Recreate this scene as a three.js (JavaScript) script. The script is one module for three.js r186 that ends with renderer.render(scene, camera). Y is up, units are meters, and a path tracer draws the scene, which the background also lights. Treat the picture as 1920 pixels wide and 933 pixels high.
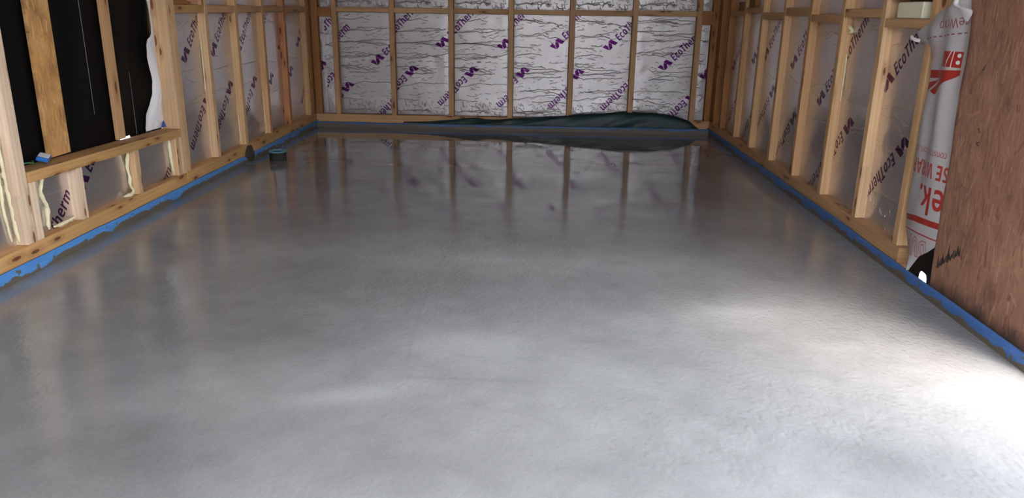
import * as THREE from 'three';
import { RoundedBoxGeometry } from 'three/addons/geometries/RoundedBoxGeometry.js';
import { mergeGeometries } from 'three/addons/utils/BufferGeometryUtils.js';

// ---------------------------------------------------------------- camera, sky, sun, exposure
const scene = new THREE.Scene();
const camera = new THREE.PerspectiveCamera(35.84, 1920 / 933, 0.05, 100);
camera.position.set(0, 0.982, 0);
camera.rotation.order = 'YXZ';
camera.rotation.set(THREE.MathUtils.degToRad(-17.286), THREE.MathUtils.degToRad(1.803), THREE.MathUtils.degToRad(0.958));
scene.add(camera);

scene.background = new THREE.Color(0.84, 0.92, 1.02);       // bright overcast
scene.backgroundIntensity = 1;
const SKY = 10;
scene.background.multiplyScalar(SKY);

const sun = new THREE.DirectionalLight(0xfff0e2, 7.5);       // hazy sun through cloud
sun.position.set(1.44 + 4 * 0.64, 4 * 1.9, -1.77 + 4 * 0.77);
sun.target.position.set(1.44, 0, -1.77);
sun.castShadow = true;
sun.shadow.radius = 48;
sun.shadow.mapSize.set(2048, 2048);
Object.assign(sun.shadow.camera, { left: -5, right: 5, top: 5, bottom: -5, near: 0.5, far: 20 });

const renderer = new THREE.WebGLRenderer({ antialias: true });
renderer.toneMapping = THREE.LinearToneMapping;
renderer.toneMappingExposure = 2.0;
renderer.shadowMap.enabled = true;

// ---------------------------------------------------------------- measures (metres; x right, y up, camera looks to -z)
const XL = -1.906, XR = 1.443, ZB = -6.573, ZF = 0.15, TOP = 2.3;
const T = 0.042, DEPTH = 0.095, REC = 0.042;                 // timber thickness, wall depth, recess of the boards
const DOOR_R = { z0: -1.92, z1: -1.3, y1: 1.95 };             // doorway in the right wall, just out of view
const DOOR_F = { x0: -0.62, x1: 1.3, y1: 2.05 };                // wide doorway behind the camera

// ---------------------------------------------------------------- helpers
function rng(seed) {
  let s = seed >>> 0;
  return () => { s = (s + 0x6d2b79f5) | 0; let t = Math.imul(s ^ (s >>> 15), 1 | s); t = (t + Math.imul(t ^ (t >>> 7), 61 | t)) ^ t; return ((t ^ (t >>> 14)) >>> 0) / 4294967296; };
}
const R0 = rng(11);
function hash(x, y, s) { let h = Math.imul(x, 374761393) + Math.imul(y, 668265263) + Math.imul(s, 2147483647 ^ 974711); h = Math.imul(h ^ (h >>> 13), 1274126177); return ((h ^ (h >>> 16)) >>> 0) / 4294967296; }
function vnoise(x, y, s = 1, px = 0, py = 0) {
  const xi = Math.floor(x), yi = Math.floor(y), fx = x - xi, fy = y - yi, u = fx * fx * (3 - 2 * fx), v = fy * fy * (3 - 2 * fy);
  const w = (a, p) => (p ? ((a % p) + p) % p : a);
  const a = hash(w(xi, px), w(yi, py), s), b = hash(w(xi + 1, px), w(yi, py), s), c = hash(w(xi, px), w(yi + 1, py), s), d = hash(w(xi + 1, px), w(yi + 1, py), s);
  return a + (b - a) * u + (c - a) * v + (a - b - c + d) * u * v;
}
function fbm(x, y, s = 1, oct = 4, px = 0, py = 0) {
  let t = 0, a = 0.5, n = 0;
  for (let o = 0; o < oct; o++) { t += a * vnoise(x, y, s + o * 17, px, py); n += a; a *= 0.5; x *= 2; y *= 2; px *= 2; py *= 2; }
  return t / n;
}
const lerp = (a, b, t) => a + (b - a) * t;
const smooth = (a, b, t) => { t = Math.min(1, Math.max(0, (t - a) / (b - a))); return t * t * (3 - 2 * t); };
function table(pts, x) {                                      // piecewise linear
  if (x <= pts[0][0]) return pts[0][1];
  for (let i = 1; i < pts.length; i++) if (x <= pts[i][0]) return lerp(pts[i - 1][1], pts[i][1], (x - pts[i - 1][0]) / (pts[i][0] - pts[i - 1][0] || 1e-9));
  return pts[pts.length - 1][1];
}
const used = {};
function numbered(name) { const n = used[name] = (used[name] ?? -1) + 1; return n ? `${name}_${String(n).padStart(3, '0')}` : name; }
function mesh(name, geometry, material, parent) {
  const m = new THREE.Mesh(geometry, material);
  m.name = numbered(name); m.castShadow = m.receiveShadow = true; parent.add(m);
  return m;
}
function group(name, parent = scene) { const g = new THREE.Group(); g.name = numbered(name); parent.add(g); return g; }
function structure(o) { o.userData.kind = 'structure'; return o; }
function tag(o, label, category, grp) { o.userData.label = label; o.userData.category = category; if (grp) o.userData.group = grp; return o; }
function canvasOf(w, h, draw) { const c = document.createElement('canvas'); c.width = w; c.height = h; draw(c.getContext('2d'), w, h); return c; }
function canvasTex(c, srgb = true, repeat = true) {
  const t = new THREE.CanvasTexture(c);
  if (srgb) t.colorSpace = THREE.SRGBColorSpace;
  if (repeat) t.wrapS = t.wrapT = THREE.RepeatWrapping;
  t.magFilter = THREE.LinearFilter; t.anisotropy = 8;
  return t;
}
function dataTex(w, h, fn, srgb) {                            // fn(x, y) -> grey 0..1 or [r, g, b] 0..1
  const d = new Uint8Array(w * h * 4);
  for (let y = 0; y < h; y++) for (let x = 0; x < w; x++) {
    const v = fn(x, y), i = (y * w + x) * 4, c = Array.isArray(v) ? v : [v, v, v];
    for (let k = 0; k < 3; k++) d[i + k] = Math.max(0, Math.min(255, c[k] * 255));
    d[i + 3] = 255;
  }
  const t = new THREE.DataTexture(d, w, h);
  if (srgb) t.colorSpace = THREE.SRGBColorSpace;
  t.wrapS = t.wrapT = THREE.RepeatWrapping; t.magFilter = THREE.LinearFilter; t.minFilter = THREE.LinearMipmapLinearFilter; t.generateMipmaps = true; t.needsUpdate = true;
  return t;
}

// ---------------------------------------------------------------- materials
// softwood: u across (0.25 m), v along (2 m)
const woodCanvas = canvasOf(512, 2048, (g, w, h) => {
  const r = rng(5), img = g.createImageData(w, h);
  const knots = [];
  for (let k = 0; k < 15; k++) knots.push([r() * w, r() * h, 9 + r() * 14]);
  for (let y = 0; y < h; y++) for (let x = 0; x < w; x++) {
    let dx = 0, dark = 0;
    for (const [kx, ky, kr] of knots) {
      let ax = x - kx, ay = y - ky; if (ax > w / 2) ax -= w; if (ax < -w / 2) ax += w; if (ay > h / 2) ay -= h; if (ay < -h / 2) ay += h;
      const q = Math.hypot(ax, ay * 0.55) / kr;
      if (q < 5) { dx += (ax > 0 ? 1 : -1) * 14 * Math.exp(-q * 0.9); dark = Math.max(dark, smooth(1.15, 0.55, q), 0.30 * Math.exp(-Math.abs(q - 1.4) * 1.6)); }
    }
    const ring = fbm((x + dx) / 26, y / 900, 3, 3, 0, 0), fine = vnoise(x / 1.6, y / 60, 9), band = 0.5 + 0.5 * Math.sin((x + dx + 60 * fbm(x / 300, y / 700, 21, 2)) * 0.16 + ring * 7);
    const v = 0.94 + 0.10 * (ring - 0.5) - 0.045 * band + 0.05 * (fine - 0.5) + 0.10 * (fbm(x / 200, y / 260, 31, 3) - 0.5);
    const i = (y * w + x) * 4;
    img.data[i] = 255 * v * lerp(1, 0.55, dark); img.data[i + 1] = 255 * v * lerp(1, 0.40, dark) * (1 - 0.015 * band); img.data[i + 2] = 255 * v * lerp(1, 0.30, dark) * (1 - 0.035 * band); img.data[i + 3] = 255;
  }
  g.putImageData(img, 0, 0);
});
const woodTex = canvasTex(woodCanvas); woodTex.repeat.set(1 / 0.25, 1 / 2);
const wood = (hex, rough = 0.72) => new THREE.MeshStandardMaterial({ color: hex, map: woodTex, roughness: rough, bumpMap: woodTex, bumpScale: 0.0006 });
const WOODS = [wood(0xd6ac7c), wood(0xcda071), wood(0xddb68a), wood(0xd3a678)];
const WOOD_PALE = wood(0xe9cdb0), WOOD_RED = wood(0xc78658), WOOD_DARK = wood(0xa8703c), WOOD_PLATE = wood(0xd0a067), WOOD_SILL = wood(0xc79a62), WOOD_PINK = wood(0xdba583);

function osbCanvas(seed, w, h, pxPerM, along, tones, extra) {
  return canvasOf(w, h, (g) => {
    const r = rng(seed);
    g.fillStyle = tones[0]; g.fillRect(0, 0, w, h);
    for (let k = 0; k < 260; k++) { const x = r() * w, y = r() * h, a = (0.02 + 0.06 * r()) * pxPerM, q = g.createRadialGradient(x, y, 0, x, y, a), c = r() < 0.5 ? '60,36,22' : '214,170,128'; q.addColorStop(0, `rgba(${c},0.16)`); q.addColorStop(1, `rgba(${c},0)`); g.fillStyle = q; g.fillRect(x - a, y - a, 2 * a, 2 * a); }
    const n = Math.round(w * h / 260);
    for (let k = 0; k < n; k++) {
      const L = (0.02 + 0.07 * r()) * pxPerM, W = (0.003 + 0.011 * r()) * pxPerM;
      g.save(); g.translate(r() * w, r() * h); g.rotate(along + (r() - 0.5) * (r() < 0.12 ? 2.6 : 0.55));
      g.globalAlpha = 0.2 + 0.38 * r(); g.fillStyle = tones[Math.floor(r() * tones.length)];
      g.beginPath(); g.moveTo(-L / 2, -W / 2 * r()); g.lineTo(L / 2 * (0.7 + 0.3 * r()), -W / 2); g.lineTo(L / 2, W / 2 * r()); g.lineTo(-L / 2 * (0.7 + 0.3 * r()), W / 2); g.fill();
      g.restore();
    }
    for (let k = 0; k < n / 60; k++) {                        // dark slivers
      g.save(); g.translate(r() * w, r() * h); g.rotate(along + (r() - 0.5) * 1.2); g.globalAlpha = 0.25 + 0.35 * r(); g.fillStyle = '#4a2d18';
      g.fillRect(-0.012 * pxPerM * r(), 0, 0.022 * pxPerM * r(), 0.0025 * pxPerM); g.restore();
    }
    g.globalAlpha = 1;
    if (extra) extra(g, w, h);
  });
}
const OSB_TONES = ['#b98a5f', '#c59a6f', '#a87648', '#d1aa80', '#9b6a40', '#bd8c66'];

// foil facing of the insulation boards
const PURPLE = '#4f0f58';
function crease(g, r, w, x, y, len, amp, dark, lw) {
  g.lineWidth = lw; g.strokeStyle = dark ? `rgba(0,0,0,${0.35 + 0.5 * r()})` : `rgba(255,255,255,${0.2 + 0.4 * r()})`;
  g.beginPath(); g.moveTo(x, y);
  const x0 = x, slope = (r() - 0.5) * 0.16;
  while (x - x0 < len) { const s = 4 + 14 * r(); x += s; y += (r() - 0.5) * amp + slope * s; g.lineTo(x, y); if (r() < 0.12) g.moveTo(x += 3 * r(), y += (r() - 0.5) * amp); }
  g.stroke();
}
function foilBump(seed, heavy) {
  const W = 512, H = 1024;
  const c = canvasOf(W, H, (g) => {
    const r = rng(seed);
    g.fillStyle = '#a0a0a0'; g.fillRect(0, 0, W, H);
    const soft = 500;
    for (let k = 0; k < soft; k++) {                          // soft dents
      const x = r() * W, y = r() * H, a = 10 + 50 * r(), q = g.createRadialGradient(x, y, 0, x, y, a), v = r() < 0.5 ? 0 : 255;
      q.addColorStop(0, `rgba(${v},${v},${v},0.035)`); q.addColorStop(1, `rgba(${v},${v},${v},0)`); g.fillStyle = q; g.fillRect(x - a, y - a, 2 * a, 2 * a);
    }
    const rows = heavy ? 9 : 4;
    for (let k = 0; k < rows; k++) {                          // long creases across the board, in bundles
      const y = H * (k + 0.15 + 0.7 * r()) / rows, strands = 1 + Math.floor(r() * (heavy ? 3.4 : 2.6));
      for (let s = 0; s < strands; s++) { const x = r() < 0.55 ? 0 : r() * W * 0.4; crease(g, r, W, x, y + (r() - 0.5) * 40, W * (0.35 + 0.65 * r()), 13, true, 2.2 + 2.6 * r()); }
    }
    for (let k = 0; k < (heavy ? 150 : 70); k++) crease(g, r, W, r() * W, r() * H, 10 + 60 * r() * r(), 16, r() < 0.65, 1.2 + 1.8 * r());
    for (let k = 0; k < (heavy ? 120 : 50); k++) {            // crumpled foot of the board
      const x = r() * W, y = H * (0.86 + 0.14 * r()); g.strokeStyle = r() < 0.5 ? 'rgba(255,255,255,0.6)' : 'rgba(0,0,0,0.5)'; g.lineWidth = 1.5 + 2 * r();
      g.beginPath(); g.moveTo(x, y); g.lineTo(x + (r() - 0.2) * 22, y + r() * 26); g.stroke();
    }
  });
  return canvasTex(c, false, false);
}
const BUMPS_HEAVY = [foilBump(101, true), foilBump(102, true), foilBump(103, true), foilBump(104, true)];
const BUMPS_LIGHT = [foilBump(201, false), foilBump(202, false), foilBump(203, false)];

const LETTERS = 'EcoTherm';
function drawTexts(g, texts, a0, y1, ppm) {
  g.font = '600px sans-serif';
  for (const [token, a, y, dir] of texts) {
    g.save(); g.translate((a - a0) * ppm, (y1 - y) * ppm); g.rotate(dir > 0 ? -Math.PI / 4 : Math.PI * 0.75);
    g.scale(ppm, ppm);
    const em = 0.0845, k = 0.75, cap = 0.06;
    g.font = 'bold 100px sans-serif';
    const width = (s) => g.measureText(s).width * em / 100 * k;
    const start = 0.073;                                      // the E begins here, measured from the logo's middle
    let ax = 0, ay = 0;
    if (token !== 'L') { const i = LETTERS.indexOf(token); ax = start + width(LETTERS.slice(0, i)) + width(token) / 2; ay = token === 'E' || token === 'T' || token === 'h' ? 0 : 0.009; }
    g.translate(-ax, -ay); g.fillStyle = PURPLE;
    for (const p of [[[-0.95, 0], [-0.45, 0.02], [-0.34, 0.42], [-0.56, 0.95]], [[-0.5, 1], [-0.02, 1], [0.25, 0.5], [0.02, 0.12], [-0.27, 0.45]], [[0.05, 0], [0.53, 0], [0.97, 1], [0.48, 1]]]) {
      g.beginPath(); p.forEach(([x, q], i) => g[i ? 'lineTo' : 'moveTo'](x * 0.062, (q - 0.5) * cap)); g.closePath(); g.fill();
    }
    g.save(); g.translate(start, cap / 2); g.scale(em / 100 * k, em / 100); g.fillText(LETTERS, 0, 0); g.restore();
    g.restore();
  }
}
function foilMaterial(a0, a1, y0, y1, texts, heavy, ppm) {
  const w = Math.max(16, Math.round((a1 - a0) * ppm)), h = Math.max(16, Math.round((y1 - y0) * ppm)), r = rng(Math.round((a0 + 9) * 1000 + y0 * 77));
  const m = new THREE.MeshStandardMaterial({ color: 0xffffff, metalness: heavy ? 0.85 : 0.93, roughness: heavy ? 0.44 : 0.29 });
  if (texts.length) {
    const c = canvasOf(w, h, (g) => { g.fillStyle = heavy ? '#b7b0ae' : '#dcd6d6'; g.fillRect(0, 0, w, h); drawTexts(g, texts, a0, y1, ppm); });
    m.map = canvasTex(c, true, false);
  } else m.color.set(heavy ? 0xb7b0ae : 0xdcd6d6);
  const set = heavy ? BUMPS_HEAVY : BUMPS_LIGHT;
  m.bumpMap = set[Math.floor(r() * set.length)]; m.bumpScale = heavy ? 0.017 : 0.011;
  return m;
}
const FOIL_PLAIN = foilMaterial(0, 1, 1, 2, [], true, 100), FOIL_PLAIN_SIDE = foilMaterial(0, 1, 1, 2, [], false, 100);
const FOAM = new THREE.MeshStandardMaterial({ color: 0xdccfa8, roughness: 0.85 });

// ---------------------------------------------------------------- timber and boards, in a wall's own axes: a to the right, y up, d towards the room (0 = face of the studs)
function timber(parent, name, a0, a1, y0, y1, d0, d1, material, along) {
  const w = a1 - a0, h = y1 - y0, d = d1 - d0, g = new RoundedBoxGeometry(w, h, d, 1, 0.0022), p = g.attributes.position, n = g.attributes.normal, uv = g.attributes.uv;
  const axis = along ?? (h >= w && h >= d ? 1 : w >= d ? 0 : 2), ou = R0(), ov = R0();
  for (let i = 0; i < p.count; i++) {
    const P = [p.getX(i), p.getY(i), p.getZ(i)], N = [Math.abs(n.getX(i)), Math.abs(n.getY(i)), Math.abs(n.getZ(i))], rest = [0, 1, 2].filter((k) => k !== axis);
    const across = N[rest[0]] > N[rest[1]] ? rest[1] : rest[0];
    uv.setXY(i, P[across] + ou * 0.25 + (across === rest[1] ? 0.09 : 0), P[axis] + ov * 2);
  }
  const m = mesh(name, g, material ?? WOODS[Math.floor(R0() * WOODS.length)], parent);
  m.position.set((a0 + a1) / 2, (y0 + y1) / 2, (d0 + d1) / 2);
  return m;
}
function board(parent, a0, a1, y0, y1, material, seed, name = 'insulation_panel', rec = REC) {
  const w = a1 - a0, h = y1 - y0, nx = Math.max(4, Math.round(w / 0.02)), ny = Math.max(4, Math.round(h / 0.02)), th = 0.048;
  const front = new THREE.PlaneGeometry(w, h, nx, ny), p = front.attributes.position;
  for (let i = 0; i < p.count; i++) {
    const x = p.getX(i), y = p.getY(i), e = Math.min(w / 2 - Math.abs(x), h / 2 - Math.abs(y)), q = smooth(0, 0.03, e);
    p.setZ(i, q * 0.007 * (fbm(x * 9 + seed * 7, y * 16 + seed, 41, 3) - 0.5) - (1 - q) * 0.002);
  }
  front.computeVertexNormals();
  const back = new THREE.BoxGeometry(w, h, th); back.translate(0, 0, -th / 2 - 0.003);
  const bp = back.attributes.position, bu = back.attributes.uv;
  for (let i = 0; i < bp.count; i++) bu.setXY(i, bp.getX(i) / w + 0.5, bp.getY(i) / h + 0.5);
  const m = mesh(name, mergeGeometries([front, back]), material, parent);
  m.position.set((a0 + a1) / 2, (y0 + y1) / 2, -rec);
  return m;
}
function bead(parent, pts, radius, seed, name = 'foam_bead') { // squirted foam: a lumpy string through points [a, y, d]
  const curve = new THREE.CatmullRomCurve3(pts.map((q) => new THREE.Vector3(...q))), n = Math.max(16, Math.round(curve.getLength() / 0.006));
  const g = new THREE.TubeGeometry(curve, n, radius, 8), p = g.attributes.position, v = new THREE.Vector3();
  for (let i = 0; i < p.count; i++) {
    const ring = Math.floor(i / 9), c = curve.getPointAt(Math.min(1, ring / n));
    const end = Math.min(1, 0.35 + 0.65 * Math.sqrt(Math.min(ring, n - ring) / 4));
    v.fromBufferAttribute(p, i).sub(c).multiplyScalar((0.6 + 0.95 * vnoise(ring * 0.33, (i % 9) * 0.25, seed)) * Math.min(1, end)); v.add(c);
    v.x += 0.4 * radius * (vnoise(ring * 0.22, 3, seed + 5) - 0.5);
    p.setXYZ(i, v.x, v.y, v.z);
  }
  const caps = [];
  for (const k of [0, 1]) { const s = new THREE.SphereGeometry(radius * 0.62, 8, 6); const q = curve.getPointAt(k); s.translate(q.x, q.y, q.z); caps.push(s); }
  g.computeVertexNormals();
  return mesh(name, mergeGeometries([g, ...caps]), FOAM, parent);
}
const SHEATH = new THREE.MeshStandardMaterial({ color: 0x8a6a48, roughness: 0.85 });
function slab(parent, name, x0, x1, y0, y1, z0, z1, material) {
  const m = mesh(name, new THREE.BoxGeometry(x1 - x0, y1 - y0, z1 - z0), material, parent);
  m.position.set((x0 + x1) / 2, (y0 + y1) / 2, (z0 + z1) / 2);
  return m;
}

// ---------------------------------------------------------------- ground outside
const groundTex = dataTex(256, 256, (x, y) => { const v = 0.5 + 0.35 * (fbm(x / 16, y / 16, 61, 4, 16, 16) - 0.5); return [v, v * 0.97, v * 0.92]; }, true);
groundTex.repeat.set(20, 20);
{
  const m = structure(mesh('ground', new THREE.BoxGeometry(40, 0.1, 40), new THREE.MeshStandardMaterial({ map: groundTex, roughness: 0.95 }), scene));
  m.position.set(0, -0.25, 0);
}

const BLOCKER = new THREE.MeshStandardMaterial({ color: 0x8a8d90, roughness: 0.85 });
{                                                             // unseen fence, added behind the camera to block light from the low sky
  const f = structure(group('blocker_fence')); f.position.set(0, -0.2, 3.4);
  for (let i = 0; i < 60; i++) slab(f, 'blocker_plank', -6 + i * 0.2, -6 + i * 0.2 + 0.195, 0, 2.15, (i % 2) * 0.02, (i % 2) * 0.02 + 0.02, BLOCKER);
}

// ---------------------------------------------------------------- floor: freshly poured screed with a film of water
const FX0 = -2.01, FX1 = 1.55, FZ0 = -6.68, FZ1 = ZF + 0.1;
const patches = [                                             // light and shade painted into the colour, and trowel marks: x, z, half sizes, turn, strength
  [-0.47, -1.82, 0.20, 0.06, -0.32, 0.14], [0.2, -2.35, 0.65, 0.5, 0, 0.11], [-0.02, -3.0, 0.75, 0.20, 0.05, 0.13], [0.72, -2.5, 0.30, 0.14, -0.3, 0.16], [-0.18, -2.15, 0.28, 0.16, 0.2, 0.14],
  [0.1, -1.75, 0.42, 0.25, 0, 0.06], [-0.75, -2.2, 0.35, 0.2, 0.3, -0.10], [-0.9, -1.5, 0.3, 0.2, 0, -0.12], [0.82, -1.56, 0.2, 0.12, 0, -0.1],
];
const floorTex = dataTex(1024, 2048, (px, py) => {
  const x = lerp(FX0, FX1, px / 1024), z = lerp(FZ1, FZ0, py / 2048);
  let v = 1 + 0.22 * (fbm(x * 1.6, z * 2.6, 71, 4) - 0.5) + 0.10 * (fbm(x * 14, z * 14, 75, 3) - 0.5) + 0.05 * (hash(px, py, 3) - 0.5);
  for (const [cx, cz, hx, hz, turn, s] of patches) {
    const c = Math.cos(turn), q = Math.sin(turn), dx = ((x - cx) * c + (z - cz) * q) / hx, dz = (-(x - cx) * q + (z - cz) * c) / hz;
    v += s * Math.exp(-1.4 * (dx * dx + dz * dz));
  }
  if (Math.abs(x - (-0.37 + 0.02 * Math.sin(z * 3))) < 0.006 && z > -3.5 && z < -2.0) v -= 0.022;   // faint joint left by the float
  if (z > -1.935 && z < -1.918 && x > -0.35 && x < 0.35) v -= 0.04 * smooth(0.35, -0.3, x);
  const b = 0.505 * v;
  return [b, b * 0.995, b * 0.99];
}, true);
const floorRough = dataTex(512, 1024, (px, py) => {
  const x = lerp(FX0, FX1, px / 512), z = lerp(FZ1, FZ0, py / 1024);
  const k = smooth(-1.6, -4.0, z); return Math.max(0.028, lerp(lerp(0.075, 0.15, smooth(-1.3, -0.5, x)), 0.035, k) + lerp(1, 0.3, k) * (0.08 * (fbm(x * 2.2, z * 2.2, 81, 4) - 0.5) + 0.05 * (fbm(x * 9, z * 9, 85, 3) - 0.5)));
});
const floorBump = dataTex(2048, 2048, (px, py) => {               // coarse where the float was last, level as water at the back
  const x = lerp(FX0, FX1, px / 2048), z = lerp(FZ1, FZ0, py / 2048);
  const k = lerp(1, 0.06, smooth(-2.3 - 0.5 * vnoise(x * 1.7, z * 1.7, 87), -4.1, z)) * (0.55 + 0.9 * fbm(x * 1.3, z * 1.6, 89, 3)) * lerp(0.35, 1, smooth(-1.3, -0.5, x));
  return 0.5 + k * (0.75 * (fbm(x * 95, z * 80, 91, 2) - 0.5) + 0.28 * (fbm(x * 16, z * 16, 95, 2) - 0.5));
});
{
  const g = new THREE.PlaneGeometry(FX1 - FX0, FZ1 - FZ0, 60, 120), p = g.attributes.position;
  g.rotateX(-Math.PI / 2);
  for (let i = 0; i < p.count; i++) p.setY(i, 0.0022 * (fbm(p.getX(i) * 2.2 + 9, p.getZ(i) * 2.2 + 9, 99, 2) - 0.5));
  g.computeVertexNormals();
  const under = new THREE.BoxGeometry(FX1 - FX0, 0.15, FZ1 - FZ0); under.translate(0, -0.079, 0);
  const m = structure(mesh('floor', mergeGeometries([g, under]), new THREE.MeshPhysicalMaterial({ map: floorTex, roughness: 1, roughnessMap: floorRough, bumpMap: floorBump, bumpScale: 0.0024, ior: 1.5 }), scene));
  m.position.set((FX0 + FX1) / 2, 0, (FZ0 + FZ1) / 2);
}

// ---------------------------------------------------------------- left wall (its a = -z)
const wallL = structure(group('wall_left')); wallL.position.set(XL, 0, 0); wallL.rotation.y = Math.PI / 2;
const HL = 2.2, PT = 0.105, PB = 0.05;                       // wall height, plate top and foot
{
  const W = { a0: 2.757, a1: 4.04 };                          // opening closed with black plastic
  slab(wallL, 'sheathing', -ZF, W.a0 - 0.02, -0.1, TOP, -0.115, -0.1, SHEATH);
  slab(wallL, 'sheathing', W.a1 + 0.02, 6.7, -0.1, TOP, -0.115, -0.1, SHEATH);
  slab(wallL, 'sheathing', W.a0 - 0.02, W.a1 + 0.02, -0.1, 0.335, -0.115, -0.1, SHEATH);
  slab(wallL, 'sheathing', W.a0 - 0.02, W.a1 + 0.02, 1.95, TOP, -0.115, -0.1, SHEATH);
  timber(wallL, 'bottom_plate', -ZF + 0.02, 4.06, -0.02, PT, -DEPTH, 0, WOOD_PLATE);
  timber(wallL, 'bottom_plate', 4.062, 6.66, -0.02, PT + 0.006, -DEPTH, 0.003, WOOD_PLATE);
  timber(wallL, 'top_plate', -ZF + 0.02, 6.66, HL - T, HL, -DEPTH, 0);
  const studs = [[-0.9, 0], [-0.45, 0], [0, 0], [0.45, 0], [0.9, 0], [1.35, 0], [1.8, 0], [2.25, 0]].map(([a]) => a);
  for (const a of studs) timber(wallL, 'stud', a, a + T, PT, HL - T, -DEPTH, 0, WOOD_PALE);
  timber(wallL, 'stud', 2.703, 2.757, PT, HL - T, -DEPTH, 0, WOOD_PALE);
  timber(wallL, 'cripple_stud', 2.764, 2.803, PT, 0.333, -DEPTH, 0, WOOD_PALE);
  timber(wallL, 'cripple_stud', 3.07, 3.112, PT, 0.33, -DEPTH, 0, WOOD_PALE);
  timber(wallL, 'cripple_stud', 3.543, 3.585, PT, 0.32, -DEPTH, 0, WOODS[2]);
  timber(wallL, 'cripple_stud', 3.98, 4.02, PT, 0.308, -DEPTH, -0.004, WOODS[2]);
  timber(wallL, 'stud', 4.035, 4.077, PT, HL - T, -DEPTH, 0, WOODS[2]);
  timber(wallL, 'stud', 4.08, 4.121, PT, HL - T, -DEPTH, 0, WOODS[0]);
  const far = [4.535, 4.989, 5.469, 5.931, 6.47];
  far.forEach((a, i) => timber(wallL, 'stud', a - T, a, PT, HL - T, -DEPTH, 0, [WOODS[2], WOODS[0], WOODS[1], WOOD_RED, WOODS[1]][i]));
  timber(wallL, 'stud', 6.525, 6.57, PT, HL - T, -DEPTH, 0, WOOD_DARK);
  timber(wallL, 'lintel', 2.757, 4.035, 1.9, 2.0, -DEPTH, 0);
  const sill = timber(wallL, 'window_sill', 2.762, 4.033, 0, T, -DEPTH, 0.004, WOOD_SILL);   // lies a little out of level
  sill.position.y = 0.339; sill.rotation.z = -0.0195;
  // noggins at half height
  const edges = [4.121, ...far];
  for (let i = 0; i < 5; i++) timber(wallL, 'noggin', edges[i], edges[i + 1] - T, 0.936, 0.977, -DEPTH, -0.0015, i ? WOODS[1] : WOOD_SILL);
  for (let i = 0; i < 7; i++) timber(wallL, 'noggin', studs[i] + T, studs[i + 1], 0.936, 0.977, -DEPTH, -0.002);
  timber(wallL, 'packer_block', 4.123, 4.345, 0.979, 1.06, -DEPTH, -0.03, WOOD_DARK);
  timber(wallL, 'packer_block', 4.348, 4.49, 0.979, 1.06, -DEPTH, -0.03, WOOD_PINK);
  // foil faced boards
  const TX = [
    [['L', 4.286, 0.714, 1], ['m', 4.258, 0.224, -1]],
    [['E', 4.73, 0.79, 1], ['L', 4.857, 0.483, -1]],
    [['E', 5.128, 0.760, 1], ['L', 5.288, 0.480, -1]],
    [['L', 5.888, 0.702, 1], ['o', 5.605, 0.902, 1], ['L', 5.634, 0.475, -1], ['m', 5.874, 0.224, -1]],
    [['L', 6.332, 0.705, 1], ['L', 6.101, 0.492, -1], ['m', 6.336, 0.243, -1]],
  ];
  for (let i = 0; i < 5; i++) {
    const a0 = edges[i] - 0.002, a1 = edges[i + 1] - T + 0.002;
    board(wallL, a0, a1, PT, 0.937, foilMaterial(a0, a1, PT, 0.937, TX[i], false, 900), i + 1);
    board(wallL, a0, a1, i ? 0.976 : 1.058, HL - T, FOIL_PLAIN_SIDE, i + 20);
  }
  board(wallL, 6.472, 6.523, PT, HL - T, FOIL_PLAIN_SIDE, 30);
  const low = [[2.803, 3.07, 0.337, [['m', 3.047, 0.208, 1]]], [3.112, 3.543, 0.327, [['L', 3.165, 0.235, 1]]], [3.585, 3.98, 0.316, [['m', 3.937, 0.128, 1]]]];
  low.forEach(([a0, a1, y1, tx], i) => board(wallL, a0 - 0.001, a1 + 0.001, PT, y1, foilMaterial(a0, a1, PT, y1, tx, false, 1400), 40 + i));
  for (let i = 0; i < studs.length; i++) {
    const a0 = studs[i] + T - 0.002, a1 = (studs[i + 1] ?? 2.703) + 0.002;
    if (i < 7) { board(wallL, a0, a1, PT, 0.937, FOIL_PLAIN_SIDE, 50 + i); board(wallL, a0, a1, 0.976, HL - T, FOIL_PLAIN_SIDE, 60 + i); }
    else board(wallL, a0, a1, PT, HL - T, FOIL_PLAIN_SIDE, 70);
  }
  board(wallL, -ZF + 0.02, -0.9, PT, HL - T, FOIL_PLAIN_SIDE, 71);
  // squirts of foam
  const d = -REC + 0.006;
  bead(wallL, [[2.81, 0.322, d], [2.86, 0.326, d], [2.895, 0.325, d], [2.885, 0.30, d], [2.875, 0.27, d], [2.885, 0.235, d], [2.90, 0.20, d], [2.895, 0.17, d], [2.89, 0.14, d], [2.885, 0.118, d + 0.004]], 0.0085, 3);
  bead(wallL, [[2.925, 0.115, d], [2.96, 0.112, d], [3.0, 0.112, d], [3.04, 0.118, d + 0.006], [3.055, 0.122, d + 0.01]], 0.008, 5);
  bead(wallL, [[3.532, 0.312, d + 0.008], [3.53, 0.29, d + 0.006], [3.528, 0.24, d], [3.53, 0.19, d + 0.004], [3.528, 0.15, d + 0.004], [3.535, 0.125, d + 0.012], [3.51, 0.112, d + 0.012], [3.47, 0.11, d]], 0.0075, 7);
  bead(wallL, [[3.966, 0.305, d], [3.967, 0.25, d], [3.968, 0.19, d + 0.002], [3.97, 0.14, d + 0.006], [3.972, 0.112, d + 0.008]], 0.0065, 9);
  bead(wallL, [[2.69, 0.52, d], [2.688, 0.42, d], [2.69, 0.32, d], [2.69, 0.22, d + 0.004], [2.688, 0.15, d + 0.01], [2.69, 0.125, d + 0.012]], 0.006, 11);
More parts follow.
